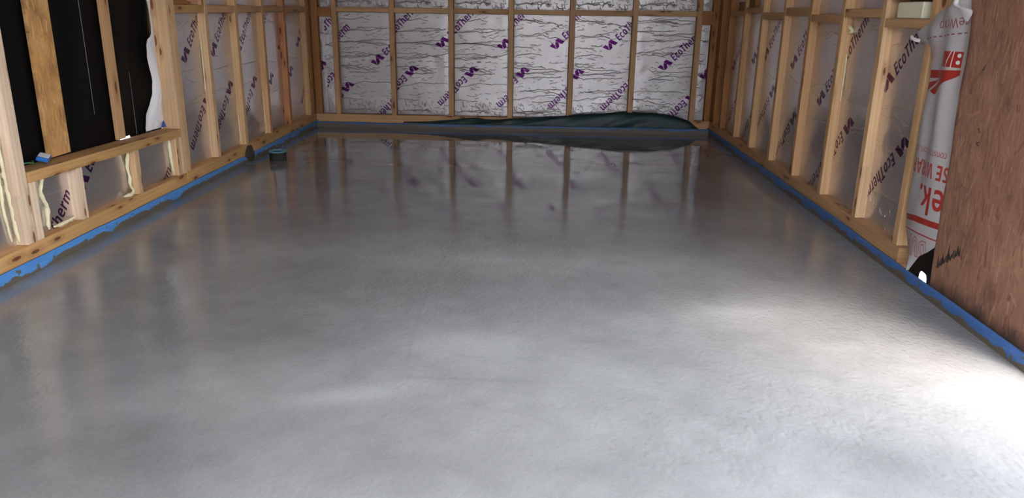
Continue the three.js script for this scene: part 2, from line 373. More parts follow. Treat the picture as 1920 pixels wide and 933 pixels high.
  bead(wallL, [[2.655, 0.42, d], [2.66, 0.34, d], [2.655, 0.27, d], [2.66, 0.19, d], [2.668, 0.13, d]], 0.005, 13);
  bead(wallL, [[4.485, 0.78, d], [4.486, 0.6, d], [4.484, 0.5, d]], 0.003, 15);
  bead(wallL, [[4.94, 0.3, d], [4.941, 0.2, d + 0.003], [4.942, 0.12, d + 0.006]], 0.003, 17);
  bead(wallL, [[5.42, 0.4, d], [5.421, 0.25, d + 0.002], [5.422, 0.13, d + 0.006], [5.38, 0.108, d + 0.006], [5.2, 0.107, d], [5.03, 0.107, d]], 0.003, 19);
}

// ---------------------------------------------------------------- back wall (its a = x)
const wallB = structure(group('wall_back')); wallB.position.set(0, 0, ZB);
{
  const S = [-1.711, -1.232, -0.742, -0.245, 0.257, 0.769, 1.289], h = T / 2;
  slab(wallB, 'sheathing', XL - 0.1, XR + 0.1, -0.1, TOP, -0.115, -0.1, SHEATH);
  timber(wallB, 'bottom_plate', XL + 0.002, XR - 0.002, -0.02, PT, -DEPTH, 0, WOODS[1]);
  timber(wallB, 'top_plate', XL + 0.002, XR - 0.002, HL - T, HL, -DEPTH, 0);
  for (const x of S) timber(wallB, 'stud', x - h, x + h, PT, HL - T, -DEPTH, 0, WOODS[Math.floor(R0() * 2)]);
  timber(wallB, 'corner_stud', XL + 0.002, -1.848, PT, HL - T, -DEPTH, 0, WOOD_DARK);
  timber(wallB, 'corner_stud', 1.392, XR - 0.002, PT, HL - T, -DEPTH, 0, WOOD_DARK);
  const E = [-1.848 - h, ...S, 1.392 + h];
  const nog = [[0.90, 0.975, WOOD_DARK], [0.941, 0.979], [0.940, 0.981], [0.942, 0.981], [0.944, 0.981], [0.944, 0.985], [0.950, 0.991], [0.885, 0.993, WOOD_DARK]];
  const TX = [
    [['o', -1.804, 0.809, 1], ['o', -1.802, 0.379, -1], ['L', -1.868, 0.525, 1]],
    [['r', -1.652, 0.780, 1], ['L', -1.364, 0.558, 1], ['L', -1.635, 0.330, -1], ['e', -1.328, 0.134, -1]],
    [['h', -1.149, 0.884, 1], ['L', -0.813, 0.711, 1], ['L', -1.083, 0.474, -1], ['m', -0.833, 0.216, -1]],
    [['T', -0.674, 0.860, 1], ['L', -0.299, 0.707, 1], ['L', -0.574, 0.474, -1], ['m', -0.326, 0.212, -1]],
    [['e', -0.177, 0.918, 1], ['L', 0.140, 0.715, 1], ['L', -0.145, 0.477, -1], ['m', 0.108, 0.212, -1]],
    [['m', 0.292, 0.934, 1], ['L', 0.579, 0.713, 1], ['L', 0.311, 0.472, -1], ['m', 0.549, 0.206, -1]],
    [['L', 1.044, 0.559, 1], ['o', 1.173, 0.205, -1]],
    [['L', 1.388, 0.491, 1], ['L', 1.491, 0.127, 1]],
  ];
  for (let i = 0; i < 8; i++) {
    const a0 = E[i] + h, a1 = E[i + 1] - h, [y0, y1, m] = nog[i];
    timber(wallB, 'noggin', a0, a1, y0, y1, -DEPTH, -0.0015, m ?? WOODS[i % 2]);
    if (i === 0) {                                            // the narrow end bay is filled with two strips of board
      board(wallB, a0, -1.808, PT, y0, foilMaterial(a0, -1.808, PT, y0, [['L', -1.85, 0.50, 1]], true, 700), 7, 'insulation_panel', REC + 0.006);
      board(wallB, -1.806, a1, PT, y0, foilMaterial(-1.806, a1, PT, y0, TX[0].slice(0, 2), true, 700), 8);
    } else board(wallB, a0 + 0.004, a1 - 0.004, PT + 0.003, y0 - 0.002, foilMaterial(a0, a1, PT, y0, TX[i], true, 700), 10 + i);
    board(wallB, a0 + 0.003, a1 - 0.003, y1, HL - T, FOIL_PLAIN, 80 + i);
  }
}

// ---------------------------------------------------------------- right wall (its a = z)
const wallR = structure(group('wall_right')); wallR.position.set(XR, 0, 0); wallR.rotation.y = -Math.PI / 2;
{
  slab(wallR, 'sheathing', -6.7, -3.03, -0.1, TOP, -0.115, -0.1, SHEATH);
  slab(wallR, 'sheathing', -3.03, DOOR_R.z0, 0.115, TOP, -0.115, -0.1, SHEATH);
    slab(wallR, 'sheathing', -2.86, DOOR_R.z0, -0.1, 0.115, -0.115, -0.1, SHEATH);
  slab(wallR, 'sheathing', DOOR_R.z0, DOOR_R.z1, DOOR_R.y1, TOP, -0.115, -0.1, SHEATH);
  slab(wallR, 'sheathing', DOOR_R.z1, ZF, -0.1, TOP, -0.115, -0.1, SHEATH);
  timber(wallR, 'bottom_plate', -6.57, -2.972, -0.02, PT - 0.002, -DEPTH, 0, WOODS[1]);
  timber(wallR, 'top_plate', -6.57, -2.0, HL - T, HL, -DEPTH, 0);
  timber(wallR, 'stud', -6.57, -6.46, PT, HL - T, -DEPTH, 0, WOOD_DARK);
  const far = [-6.24, -5.79, -5.34, -4.86, -4.395, -3.93, -3.47, -3.04];
  const mats = [WOOD_DARK, WOODS[1], WOODS[0], WOODS[0], WOODS[1], WOODS[0], WOODS[2], WOODS[0]];
  far.forEach((a, i) => timber(wallR, 'stud', a, a + T, PT, HL - T, -DEPTH, 0, mats[i]));
  const nog = [null, [0.963, 0.999], [0.983, 1.021], [0.948, 0.989], [0.976, 1.017], [0.944, 0.982], [0.972, 1.010], [0.936, 0.972]];
  const TX = [[],
    [['L', -6.10, 0.60, 1], ['L', -5.93, 0.36, -1]],
    [['L', -5.546, 0.685, 1], ['h', -5.787, 0.952, 1], ['L', -5.460, 0.307, -1]],
    [['L', -5.265, 0.727, 1], ['L', -5.040, 0.510, -1]],
    [['L', -4.679, 0.713, 1], ['L', -4.568, 0.401, -1]],
    [['L', -4.167, 0.561, 1], ['e', -4.111, 0.152, -1]],
    [['T', -3.841, 0.852, 1], ['L', -3.749, 0.477, -1]],
    [['L', -3.405, 0.708, 1], ['L', -3.176, 0.474, -1]],
  ];
  for (let i = 1; i < 8; i++) {
    const a0 = far[i - 1] + T, a1 = far[i], [y0, y1] = nog[i];
    timber(wallR, 'noggin', a0, a1, y0, y1, -DEPTH, -0.0015, i > 5 ? WOODS[0] : WOODS[1]);
    board(wallR, a0 - 0.002, a1 + 0.002, PT - 0.002, y0 + 0.001, foilMaterial(a0, a1, PT, y0, TX[i], false, 900), 90 + i);
    if (i < 7) board(wallR, a0 - 0.002, a1 + 0.002, y1, HL - T, FOIL_PLAIN_SIDE, 110 + i);
    else board(wallR, a0 - 0.002, a1 + 0.002, 1.09, HL - T, FOIL_PLAIN_SIDE, 110 + i);
  }
  board(wallR, -6.46, -6.24, PT, HL - T, FOIL_PLAIN_SIDE, 121);
  timber(wallR, 'packer_block', far[0] + 0.2, far[1], 1.0, 1.06, -DEPTH, -0.02, WOOD_DARK);
  timber(wallR, 'packer_block', far[1] + T, far[1] + 0.2, 1.023, 1.07, -DEPTH, -0.02, WOOD_DARK);
  timber(wallR, 'packer_block', far[6] + T, far[7], 1.045, 1.09, -DEPTH, -0.01, WOODS[1]);
  bead(wallR, [[-3.885, 0.935, -REC + 0.008], [-3.868, 0.925, -REC + 0.012], [-3.86, 0.91, -REC + 0.008], [-3.882, 0.90, -REC + 0.01]], 0.008, 23);
  bead(wallR, [[-3.884, 0.80, -REC + 0.004], [-3.884, 0.70, -REC + 0.004], [-3.886, 0.58, -REC + 0.004]], 0.003, 25);
  // black membrane inside the gap beside the last stud, with a gap at its foot that lets daylight in
  const BLK = new THREE.MeshStandardMaterial({ color: 0x0b0b0d, roughness: 0.55 });
  const sh = new THREE.Shape([[-2.9715, -0.05], [-2.72, -0.05], [-2.72, 1.3], [-2.9715, 1.3]].map(([x, y]) => new THREE.Vector2(x, y)));
  sh.holes.push(new THREE.Path([[-2.885, 0.0], [-2.882, 0.030], [-2.876, 0.040], [-2.864, 0.044], [-2.85, 0.043], [-2.832, 0.041], [-2.822, 0.026], [-2.82, 0.0]].map(([x, y]) => new THREE.Vector2(x, y))));
  const sheetShape = new THREE.ExtrudeGeometry(sh, { depth: 0.002, bevelEnabled: false }); sheetShape.translate(0, 0, -0.052);
  const mem = mesh('membrane', sheetShape, BLK, wallR); mem.userData.label = 'black membrane in the gap behind the printed wrap';
  // chipboard of wood strands between the wrap and the doorway
  const ppm = 850, pw = 0.66, ph = 2.3;
  const face = osbCanvas(31, Math.round(pw * ppm), Math.round(ph * ppm), ppm, Math.PI / 2, ['#8d6550', '#a27a63', '#774d3a', '#b18970', '#643f2f', '#966c58', '#8b5c4a'], (g, w, h) => {
    const r = rng(77);
    for (let k = 0; k < 260; k++) {                           // dark blotches gathered along the foot
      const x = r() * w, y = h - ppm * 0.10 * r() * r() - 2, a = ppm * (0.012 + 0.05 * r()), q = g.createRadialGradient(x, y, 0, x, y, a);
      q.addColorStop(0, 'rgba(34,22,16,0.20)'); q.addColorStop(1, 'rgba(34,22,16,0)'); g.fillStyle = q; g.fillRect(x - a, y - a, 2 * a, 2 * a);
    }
    g.strokeStyle = '#17120e'; g.lineCap = 'round';
    for (let k = 0; k < 12; k++) {                            // black marker scribble near the foot
      const x = 0.02 + k * 0.011, y = 0.12 + k * 0.0075 + 0.01 * r(); g.lineWidth = 3 + 3 * r();
      g.beginPath(); g.moveTo(x * ppm, h - y * ppm); g.lineTo((x + 0.006 * r()) * ppm, h - (y + 0.014 + 0.026 * r() * (k < 6 ? 1.4 : 0.5)) * ppm); g.lineTo((x + 0.012 * r()) * ppm, h - (y + 0.01 * r()) * ppm); g.stroke();
    }
    g.strokeStyle = '#33261d'; g.lineWidth = 2;
    for (const [x, y] of [[0.075, 0.82], [0.12, 0.63], [0.125, 0.585]]) for (let k = 0; k < 6; k++) { g.beginPath(); g.moveTo((x + 0.008 * (r() - 0.5)) * ppm, h - (y + 0.012 * (r() - 0.5)) * ppm); g.lineTo((x + 0.02 * (r() - 0.5)) * ppm, h - (y + 0.02 * (r() - 0.5)) * ppm); g.stroke(); }
  });
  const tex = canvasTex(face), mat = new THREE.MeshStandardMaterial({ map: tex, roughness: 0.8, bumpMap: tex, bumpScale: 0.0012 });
  const edge = new THREE.Shape([[-2.69, 0.002], [-2.05, 0.002], [-2.05, ph], [-2.87, ph]].map(([x, y]) => new THREE.Vector2(x, y)));   // cut a little out of square
  const g = new THREE.ExtrudeGeometry(edge, { depth: 0.014, bevelEnabled: true, bevelSize: 0.0015, bevelThickness: 0.002, bevelSegments: 1 }), p = g.attributes.position, uv = g.attributes.uv;
  for (let i = 0; i < p.count; i++) uv.setXY(i, (p.getX(i) + 2.69) / pw, p.getY(i) / ph);
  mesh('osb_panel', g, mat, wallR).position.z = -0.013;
  timber(wallR, 'stud', -2.69, -2.65, 0, HL, -DEPTH, -0.017, WOOD_DARK);
  // the rest of the wall, behind the camera's view
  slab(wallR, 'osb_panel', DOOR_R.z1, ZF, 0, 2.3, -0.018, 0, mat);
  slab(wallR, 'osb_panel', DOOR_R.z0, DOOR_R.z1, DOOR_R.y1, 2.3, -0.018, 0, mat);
}

// ---------------------------------------------------------------- front wall with the wide doorway, and the ceiling
{
  const wallF = structure(group('wall_front')); wallF.position.set(0, 0, ZF);
  const t = canvasTex(osbCanvas(51, 512, 512, 430, 0, OSB_TONES)), m = new THREE.MeshStandardMaterial({ map: t, roughness: 0.8 });
  slab(wallF, 'osb_panel', XL - 0.12, DOOR_F.x0, -0.1, TOP, 0, 0.1, m);
  slab(wallF, 'osb_panel', DOOR_F.x1, XR + 0.12, -0.1, TOP, 0, 0.1, m);
  slab(wallF, 'osb_panel', DOOR_F.x0, DOOR_F.x1, DOOR_F.y1, TOP, 0, 0.1, m);
  const ceil = structure(slab(scene, 'ceiling', XL - 0.12, XR + 0.12, TOP, TOP + 0.15, ZB - 0.12, ZF + 0.12, new THREE.MeshStandardMaterial({ color: 0x9c8a78, roughness: 0.8 })));
  for (let z = ZB + 0.3, i = 0; z < ZF; z += 0.6, i++) { const g = timber(ceil, 'rafter', XL, XR, -0.1, 0, -T / 2, T / 2); g.position.set((XL + XR) / 2 - ceil.position.x, -0.075 - 0.05, z - ceil.position.z); }
}

// ---------------------------------------------------------------- things
// blue foam edge strip round the screed: three lengths
function stripTexture(seed, mud, blue) {
  const t = canvasTex(canvasOf(2048, 64, (g, w, h) => {
    const r = rng(seed);
    g.fillStyle = blue; g.fillRect(0, 0, w, h);
    for (let k = 0; k < 900; k++) { g.fillStyle = r() < 0.5 ? 'rgba(40,80,150,0.10)' : 'rgba(140,190,240,0.10)'; g.fillRect(r() * w, r() * h, 4 + 40 * r(), 1 + 4 * r()); }
    g.fillStyle = '#5e5346';
    for (let x = 0; x < w; x += 2) { const y = mud * h * (0.55 + 0.9 * fbm(x / 60, 3, seed, 4)) - 2; if (y > 0) g.fillRect(x, h - y, 3, y); }
    for (let k = 0; k < 60; k++) { g.globalAlpha = 0.5 + 0.5 * r(); g.beginPath(); g.ellipse(r() * w, h * (0.35 + 0.6 * r()), 2 + 16 * r() * r(), 1 + 6 * r(), 0, 0, 7); g.fill(); }
    g.globalAlpha = 1;
  }), true, false);
  t.wrapS = THREE.RepeatWrapping; return t;
}
function edgeStrip(label, along, L, seed, mud, out, top, blue) {     // profile swept along local x (0..L), d towards the room
  const prof = [[-0.001, -0.03], [-0.001, 0.8], [0.004, 1], [0.010, 1], [0.0135, 0.9], [0.015, 0.5], [0.016, -0.03]], n = Math.round(L / 0.03), pos = [], uv = [], idx = [];
  for (let i = 0; i <= n; i++) {
    const s = i / n * L, sway = 0.006 * (fbm(s * 2.1, 1, seed, 3) - 0.35), hgt = top + 0.010 * (fbm(s * 1.7, 5, seed + 3, 3) - 0.5);
    prof.forEach(([d, y], k) => { pos.push(s, y < 0 ? y : y * hgt, d + (d > 0.002 ? out : 0) + Math.max(0, sway) * (k > 0 ? 1 : 0)); uv.push(s / 3.2, k / 6 < 0.4 ? 1 : 1 - (k - 3) / 3 * 0.98); });
  }
  for (let i = 0; i < n; i++) for (let k = 0; k < 6; k++) { const a = i * 7 + k, b = a + 7; idx.push(a, b, a + 1, b, b + 1, a + 1); }
  const g = new THREE.BufferGeometry(); g.setAttribute('position', new THREE.Float32BufferAttribute(pos, 3)); g.setAttribute('uv', new THREE.Float32BufferAttribute(uv, 2)); g.setIndex(idx); g.computeVertexNormals();
  const m = mesh('edge_strip', g, new THREE.MeshStandardMaterial({ map: stripTexture(seed, mud, blue), roughness: 0.55, side: THREE.DoubleSide }), scene);
  return tag(m, label, 'foam strip');
}
{
  const l = edgeStrip('mud-splashed bright blue foam strip along the foot of the left wall', 0, -ZB + ZF, 5, 0.35, 0, 0.05, '#4a82bd'); l.position.set(XL, 0, ZF); l.rotation.y = Math.PI / 2;
  const b = edgeStrip('dark wet blue foam strip across the foot of the back wall', 0, XR - XL - 0.02, 7, 0.50, 0.044, 0.045, '#31578a'); b.position.set(XL + 0.01, 0, ZB);
  const r = edgeStrip('blue foam strip along the foot of the right wall and pale chipboard', 0, -ZB + ZF, 9, 0.35, 0, 0.05, '#3e659d'); r.position.set(XR, 0, ZB); r.rotation.y = -Math.PI / 2;
}
// pipe stub standing in the screed
{
  const t = tag(group('pipe_stub'), 'short dark pipe stub with a pale blue rim standing in the wet screed', 'pipe');
  t.position.set(-1.722, 0, -5.0);
  const body = [[0.054, -0.02], [0.055, 0.0], [0.055, 0.056], [0.0505, 0.056], [0.0505, 0.03], [0.0, 0.03]].map(([x, y]) => new THREE.Vector2(x, y));
  mesh('body', new THREE.LatheGeometry(body, 40), new THREE.MeshStandardMaterial({ color: 0x1d1714, roughness: 0.8 }), t);
  const rim = [[0.0495, 0.055], [0.0495, 0.064], [0.052, 0.067], [0.056, 0.066], [0.0575, 0.062], [0.0575, 0.056], [0.0495, 0.055]].map(([x, y]) => new THREE.Vector2(x, y));
  mesh('rim', new THREE.LatheGeometry(rim, 40), new THREE.MeshStandardMaterial({ color: 0x557a8a, roughness: 0.5 }), t);
}
// lump of dark mortar on the strip
{
  const g = new THREE.IcosahedronGeometry(1, 4), p = g.attributes.position, v = new THREE.Vector3();
  for (let i = 0; i < p.count; i++) {
    v.fromBufferAttribute(p, i); const k = 0.75 + 0.5 * fbm(v.x * 2 + 5, v.y * 2 + v.z * 1.4 + 5, 131, 3), up = v.y > 0 ? 1 : 1.15;
    p.setXYZ(i, v.x * 0.022 * k, v.y * 0.052 * k * up, v.z * (0.07 - 0.045 * Math.max(0, v.y)) * k);
  }
  g.computeVertexNormals();
  const m = tag(mesh('mortar_lump', g, new THREE.MeshStandardMaterial({ color: 0x3a2f28, roughness: 0.7 }), scene), 'dark brown lump of mortar stuck over the left blue strip', 'mortar');
  m.position.set(XL + 0.014, 0.052, -4.955);
}
// dark green tarpaulin bundled along the foot of the back wall
{
  const H = [[-1.15, 0.052], [-0.95, 0.058], [-0.72, 0.078], [-0.58, 0.098], [-0.53, 0.1], [-0.45, 0.085], [-0.31, 0.086], [-0.22, 0.098], [0.18, 0.127], [0.49, 0.156], [0.7, 0.17], [0.86, 0.177], [1.0, 0.168], [1.08, 0.154], [1.2, 0.13], [1.27, 0.108], [1.33, 0.06], [1.345, 0.05]];
  const prof = [[-0.038, 0.02], [-0.038, 0.6], [-0.03, 0.9], [-0.012, 1], [0.006, 0.96], [0.018, 0.8], [0.025, 0.6], [0.029, 0.38], [0.032, 0.18], [0.033, 0]], NX = 130, pos = [], idx = [], uv = [], K = prof.length;
  for (let i = 0; i <= NX; i++) {
    const x = lerp(-1.15, 1.345, i / NX), h = table(H, x), y0 = 0.046;
    prof.forEach(([d, y], k) => {
      const f = fbm(x * 7 + k * 0.33, k * 0.55 + x * 2, 151, 4) - 0.5, fold = Math.sin(x * 17 + k * 0.9 + 4 * fbm(x * 2, k * 0.2, 157, 2));
      const yy = y0 + Math.max(0.002, h - y0) * y * (1 + 0.16 * f), keep = d < -0.02 && yy < 0.107 ? -0.001 : d;   // nothing inside the bottom plate
      pos.push(x, yy, Math.max(keep < -0.0005 && yy < 0.107 ? 0.001 : keep, -0.038) + (k > 3 ? 0.014 * f + 0.005 * fold * (1 - y) : 0)); uv.push(x, k / K);
    });
  }
  for (let i = 0; i < NX; i++) for (let k = 0; k < K - 1; k++) { const a = i * K + k, b = a + K; idx.push(a, b, a + 1, b, b + 1, a + 1); }
  const g = new THREE.BufferGeometry(); g.setAttribute('position', new THREE.Float32BufferAttribute(pos, 3)); g.setAttribute('uv', new THREE.Float32BufferAttribute(uv, 2)); g.setIndex(idx); g.computeVertexNormals();
  const m = tag(mesh('tarpaulin', g, new THREE.MeshStandardMaterial({ color: 0x0b2d2c, roughness: 0.5, side: THREE.DoubleSide }), scene), 'dark green tarpaulin bundled along the foot of the back wall', 'tarpaulin');
  m.position.set(0, 0, ZB);
}
// black plastic closing the opening in the left wall
const BX = XL - 0.092;
{
  const z0 = -2.745, z1 = -4.05, NX = 70, NY = 60, pos = [], idx = [], uv = [];
  for (let j = 0; j <= NY; j++) for (let i = 0; i <= NX; i++) {
    const z = lerp(z0, z1, i / NX); let y = lerp(0.3, 2.1, j / NY);
    const foot = 0.345 + 0.022 * smooth(-4.0, -2.8, z);
    if (z < -3.62 && z > -3.73 && j === 1) y = foot + 0.058;    // lifted foot: a slit of daylight
    if (j === 0) y = z < -3.62 && z > -3.73 ? foot + 0.05 : 0.3;
    const q = 0.008 * (fbm(z * 6 + y * 1.5, y * 1.2, 171, 3) - 0.5) + 0.004 * Math.sin(z * 19 + y * 3);
    pos.push(BX - 0.012 + q, y, z); uv.push(i / NX, j / NY);
  }
  for (let j = 0; j < NY; j++) for (let i = 0; i < NX; i++) { const a = j * (NX + 1) + i, b = a + NX + 1; idx.push(a, a + 1, b, b, a + 1, b + 1); }
  const g = new THREE.BufferGeometry(); g.setAttribute('position', new THREE.Float32BufferAttribute(pos, 3)); g.setAttribute('uv', new THREE.Float32BufferAttribute(uv, 2)); g.setIndex(idx); g.computeVertexNormals();
  const t = tag(group('plastic_sheet'), 'black plastic sheet closing the opening above the sill in the left wall', 'plastic sheet');
  mesh('sheet', g, new THREE.MeshPhysicalMaterial({ color: 0x040405, roughness: 0.6, specularIntensity: 0.4, side: THREE.DoubleSide }), t);
  const line = new THREE.MeshStandardMaterial({ color: 0x77777c, roughness: 0.5 });
  for (const [z, y0, y1, r] of [[-3.422, 0.5, 2.0, 0.001], [-3.766, 0.36, 0.66, 0.0008]]) {
    const c = new THREE.CatmullRomCurve3([0, 0.33, 0.66, 1].map((k) => new THREE.Vector3(BX - 0.002, lerp(y0, y1, k), z + 0.004 * Math.sin(k * 9))));
    const m = mesh('crease', new THREE.TubeGeometry(c, 30, r, 6), line, t); m.userData.label = 'pale crease running down the black sheet';
  }
}
// strip of chipboard and thin batten standing on the sill before the black plastic
{
  const face = canvasTex(osbCanvas(61, 200, 1400, 900, Math.PI / 2, ['#c08d50', '#cc9c60', '#b37f43', '#d6aa72', '#a56f36']));
  const g = new RoundedBoxGeometry(0.016, 1.55, 0.147, 1, 0.002), p = g.attributes.position, uv = g.attributes.uv;
  for (let i = 0; i < p.count; i++) uv.setXY(i, p.getZ(i) / 0.22 + 0.5, p.getY(i) / 1.55 + 0.5);
  const m = tag(mesh('osb_strip', g, new THREE.MeshStandardMaterial({ map: face, roughness: 0.8 }), scene), 'broad upright strip of strand chipboard standing on the sill before black plastic', 'board strip');
  m.position.set(XL - 0.076, 0.376 + 0.775, -3.09);
  const b = tag(timber(scene, 'batten', -0.009, 0.009, 0, 1.6, -0.033, 0.033, WOODS[1]), 'thin sawn batten standing on the sill, far side of the chipboard strip', 'batten');
  b.position.set(XL - 0.078, 0.364 + 0.8, -3.582);
}
// flap of white membrane at the far edge of the black plastic
{
  const Lft = [[0.356, -3.84], [0.377, -3.842], [0.44, -3.878], [0.49, -3.93], [0.538, -3.966], [0.60, -3.972], [0.65, -3.957], [0.728, -3.928], [0.78, -3.925], [0.815, -3.937], [0.825, -3.976], [0.9, -3.98], [1.0, -3.978], [1.6, -3.95]];
  const Rgt = [[0.356, -4.02], [0.38, -4.028], [0.54, -4.075], [0.784, -4.136], [0.892, -4.14], [0.977, -4.098], [1.0, -4.08], [1.6, -4.05]];
  const NX = 16, NY = 90, pos = [], idx = [];
  for (let j = 0; j <= NY; j++) for (let i = 0; i <= NX; i++) {
    const y = lerp(0.358, 1.5, Math.pow(j / NY, 1.3)), s = i / NX, z = Math.max(-4.034, lerp(table(Lft, y), Math.min(table(Rgt, y), table(Lft, y) - 0.02), s));
    const f = fbm(s * 3 + 2, y * 8, 181, 3) - 0.5;
    pos.push(XL - 0.084 + 0.016 * f + 0.012 * Math.sin(s * 5 + y * 9) * (1 - s) + 0.004 * (1 - s), y, z);
  }
  for (let j = 0; j < NY; j++) for (let i = 0; i < NX; i++) { const a = j * (NX + 1) + i, b = a + NX + 1; idx.push(a, a + 1, b, b, a + 1, b + 1); }
  const g = new THREE.BufferGeometry(); g.setAttribute('position', new THREE.Float32BufferAttribute(pos, 3)); g.setIndex(idx); g.computeVertexNormals();
  const t = tag(group('membrane_flap'), 'crinkled white membrane flap hanging beside the black plastic and window stud', 'membrane');
  mesh('sheet', g, new THREE.MeshStandardMaterial({ color: 0xe6e2e2, roughness: 0.6, side: THREE.DoubleSide }), t);
  const s = new THREE.Shape([new THREE.Vector2(0, 0), new THREE.Vector2(0.05, 0), new THREE.Vector2(0.032, 0.033), new THREE.Vector2(0.02, 0.028)]);
  const tape = mesh('tape_patch', new THREE.ExtrudeGeometry(s, { depth: 0.002, bevelEnabled: false }), new THREE.MeshStandardMaterial({ color: 0x1b4fae, roughness: 0.5 }), t);
  tape.position.set(XL - 0.066, 0.362, -3.965); tape.rotation.y = Math.PI / 2; tape.userData.label = 'blue tape patch';
}
// small blue packet with a printed label, on the near end of the sill
{
  const t = tag(group('packet'), 'small blue packet with white printed label on the near end of the sill', 'packet');
  t.position.set(XL - 0.05, 0.384, -2.945); t.rotation.set(0.12, 0.35, -0.35); t.scale.setScalar(0.85);
  const body = mesh('wrapper', new RoundedBoxGeometry(0.052, 0.022, 0.08, 3, 0.008), new THREE.MeshStandardMaterial({ color: 0x1d5fa8, roughness: 0.45 }), t); body.position.y = 0.011;
  const lab = canvasTex(canvasOf(96, 64, (g) => { g.fillStyle = '#eceaea'; g.fillRect(0, 0, 96, 64); g.fillStyle = '#6a6a70'; const r = rng(5); for (let k = 0; k < 5; k++) for (let x = 8; x < 84; x += 9) g.fillRect(x, 10 + k * 10, 3 + 4 * r(), 4); }), true, false);
  const l = mesh('label', new RoundedBoxGeometry(0.044, 0.0016, 0.056, 1, 0.0006), new THREE.MeshStandardMaterial({ map: lab, roughness: 0.6 }), t); l.position.set(0.002, 0.0232, 0.002);
  const s = tag(mesh('cord_scrap', new THREE.TubeGeometry(new THREE.CatmullRomCurve3([[-0.02, 0, 0], [0, 0.005, -0.02], [0.015, 0.002, -0.035], [0.0, 0.003, -0.055], [-0.012, 0.004, -0.07]].map((q) => new THREE.Vector3(...q))), 30, 0.0035, 6), new THREE.MeshStandardMaterial({ color: 0x2c5a34, roughness: 0.7 }), scene), 'scrap of green cord lying on the sill beside the blue packet', 'cord');
  s.position.set(XL - 0.06, 0.382, -2.84);
}
// pale offcut of insulation lying on a noggin of the right wall
{
  const g = new RoundedBoxGeometry(0.05, 0.062, 0.215, 3, 0.004), p = g.attributes.position;
  for (let i = 0; i < p.count; i++) { const k = fbm(p.getZ(i) * 30 + 3, p.getY(i) * 40, 191, 3) - 0.5; p.setX(i, p.getX(i) + 0.004 * k); }
  g.computeVertexNormals();
  const m = tag(mesh('insulation_offcut', g, new THREE.MeshStandardMaterial({ color: 0xe2dcc0, roughness: 0.9 }), scene), 'cream offcut of insulation wedged on the right wall rail beside the printed wrap', 'insulation');
  m.position.set(XR + 0.035, 0.973 + 0.031, -3.235);
}
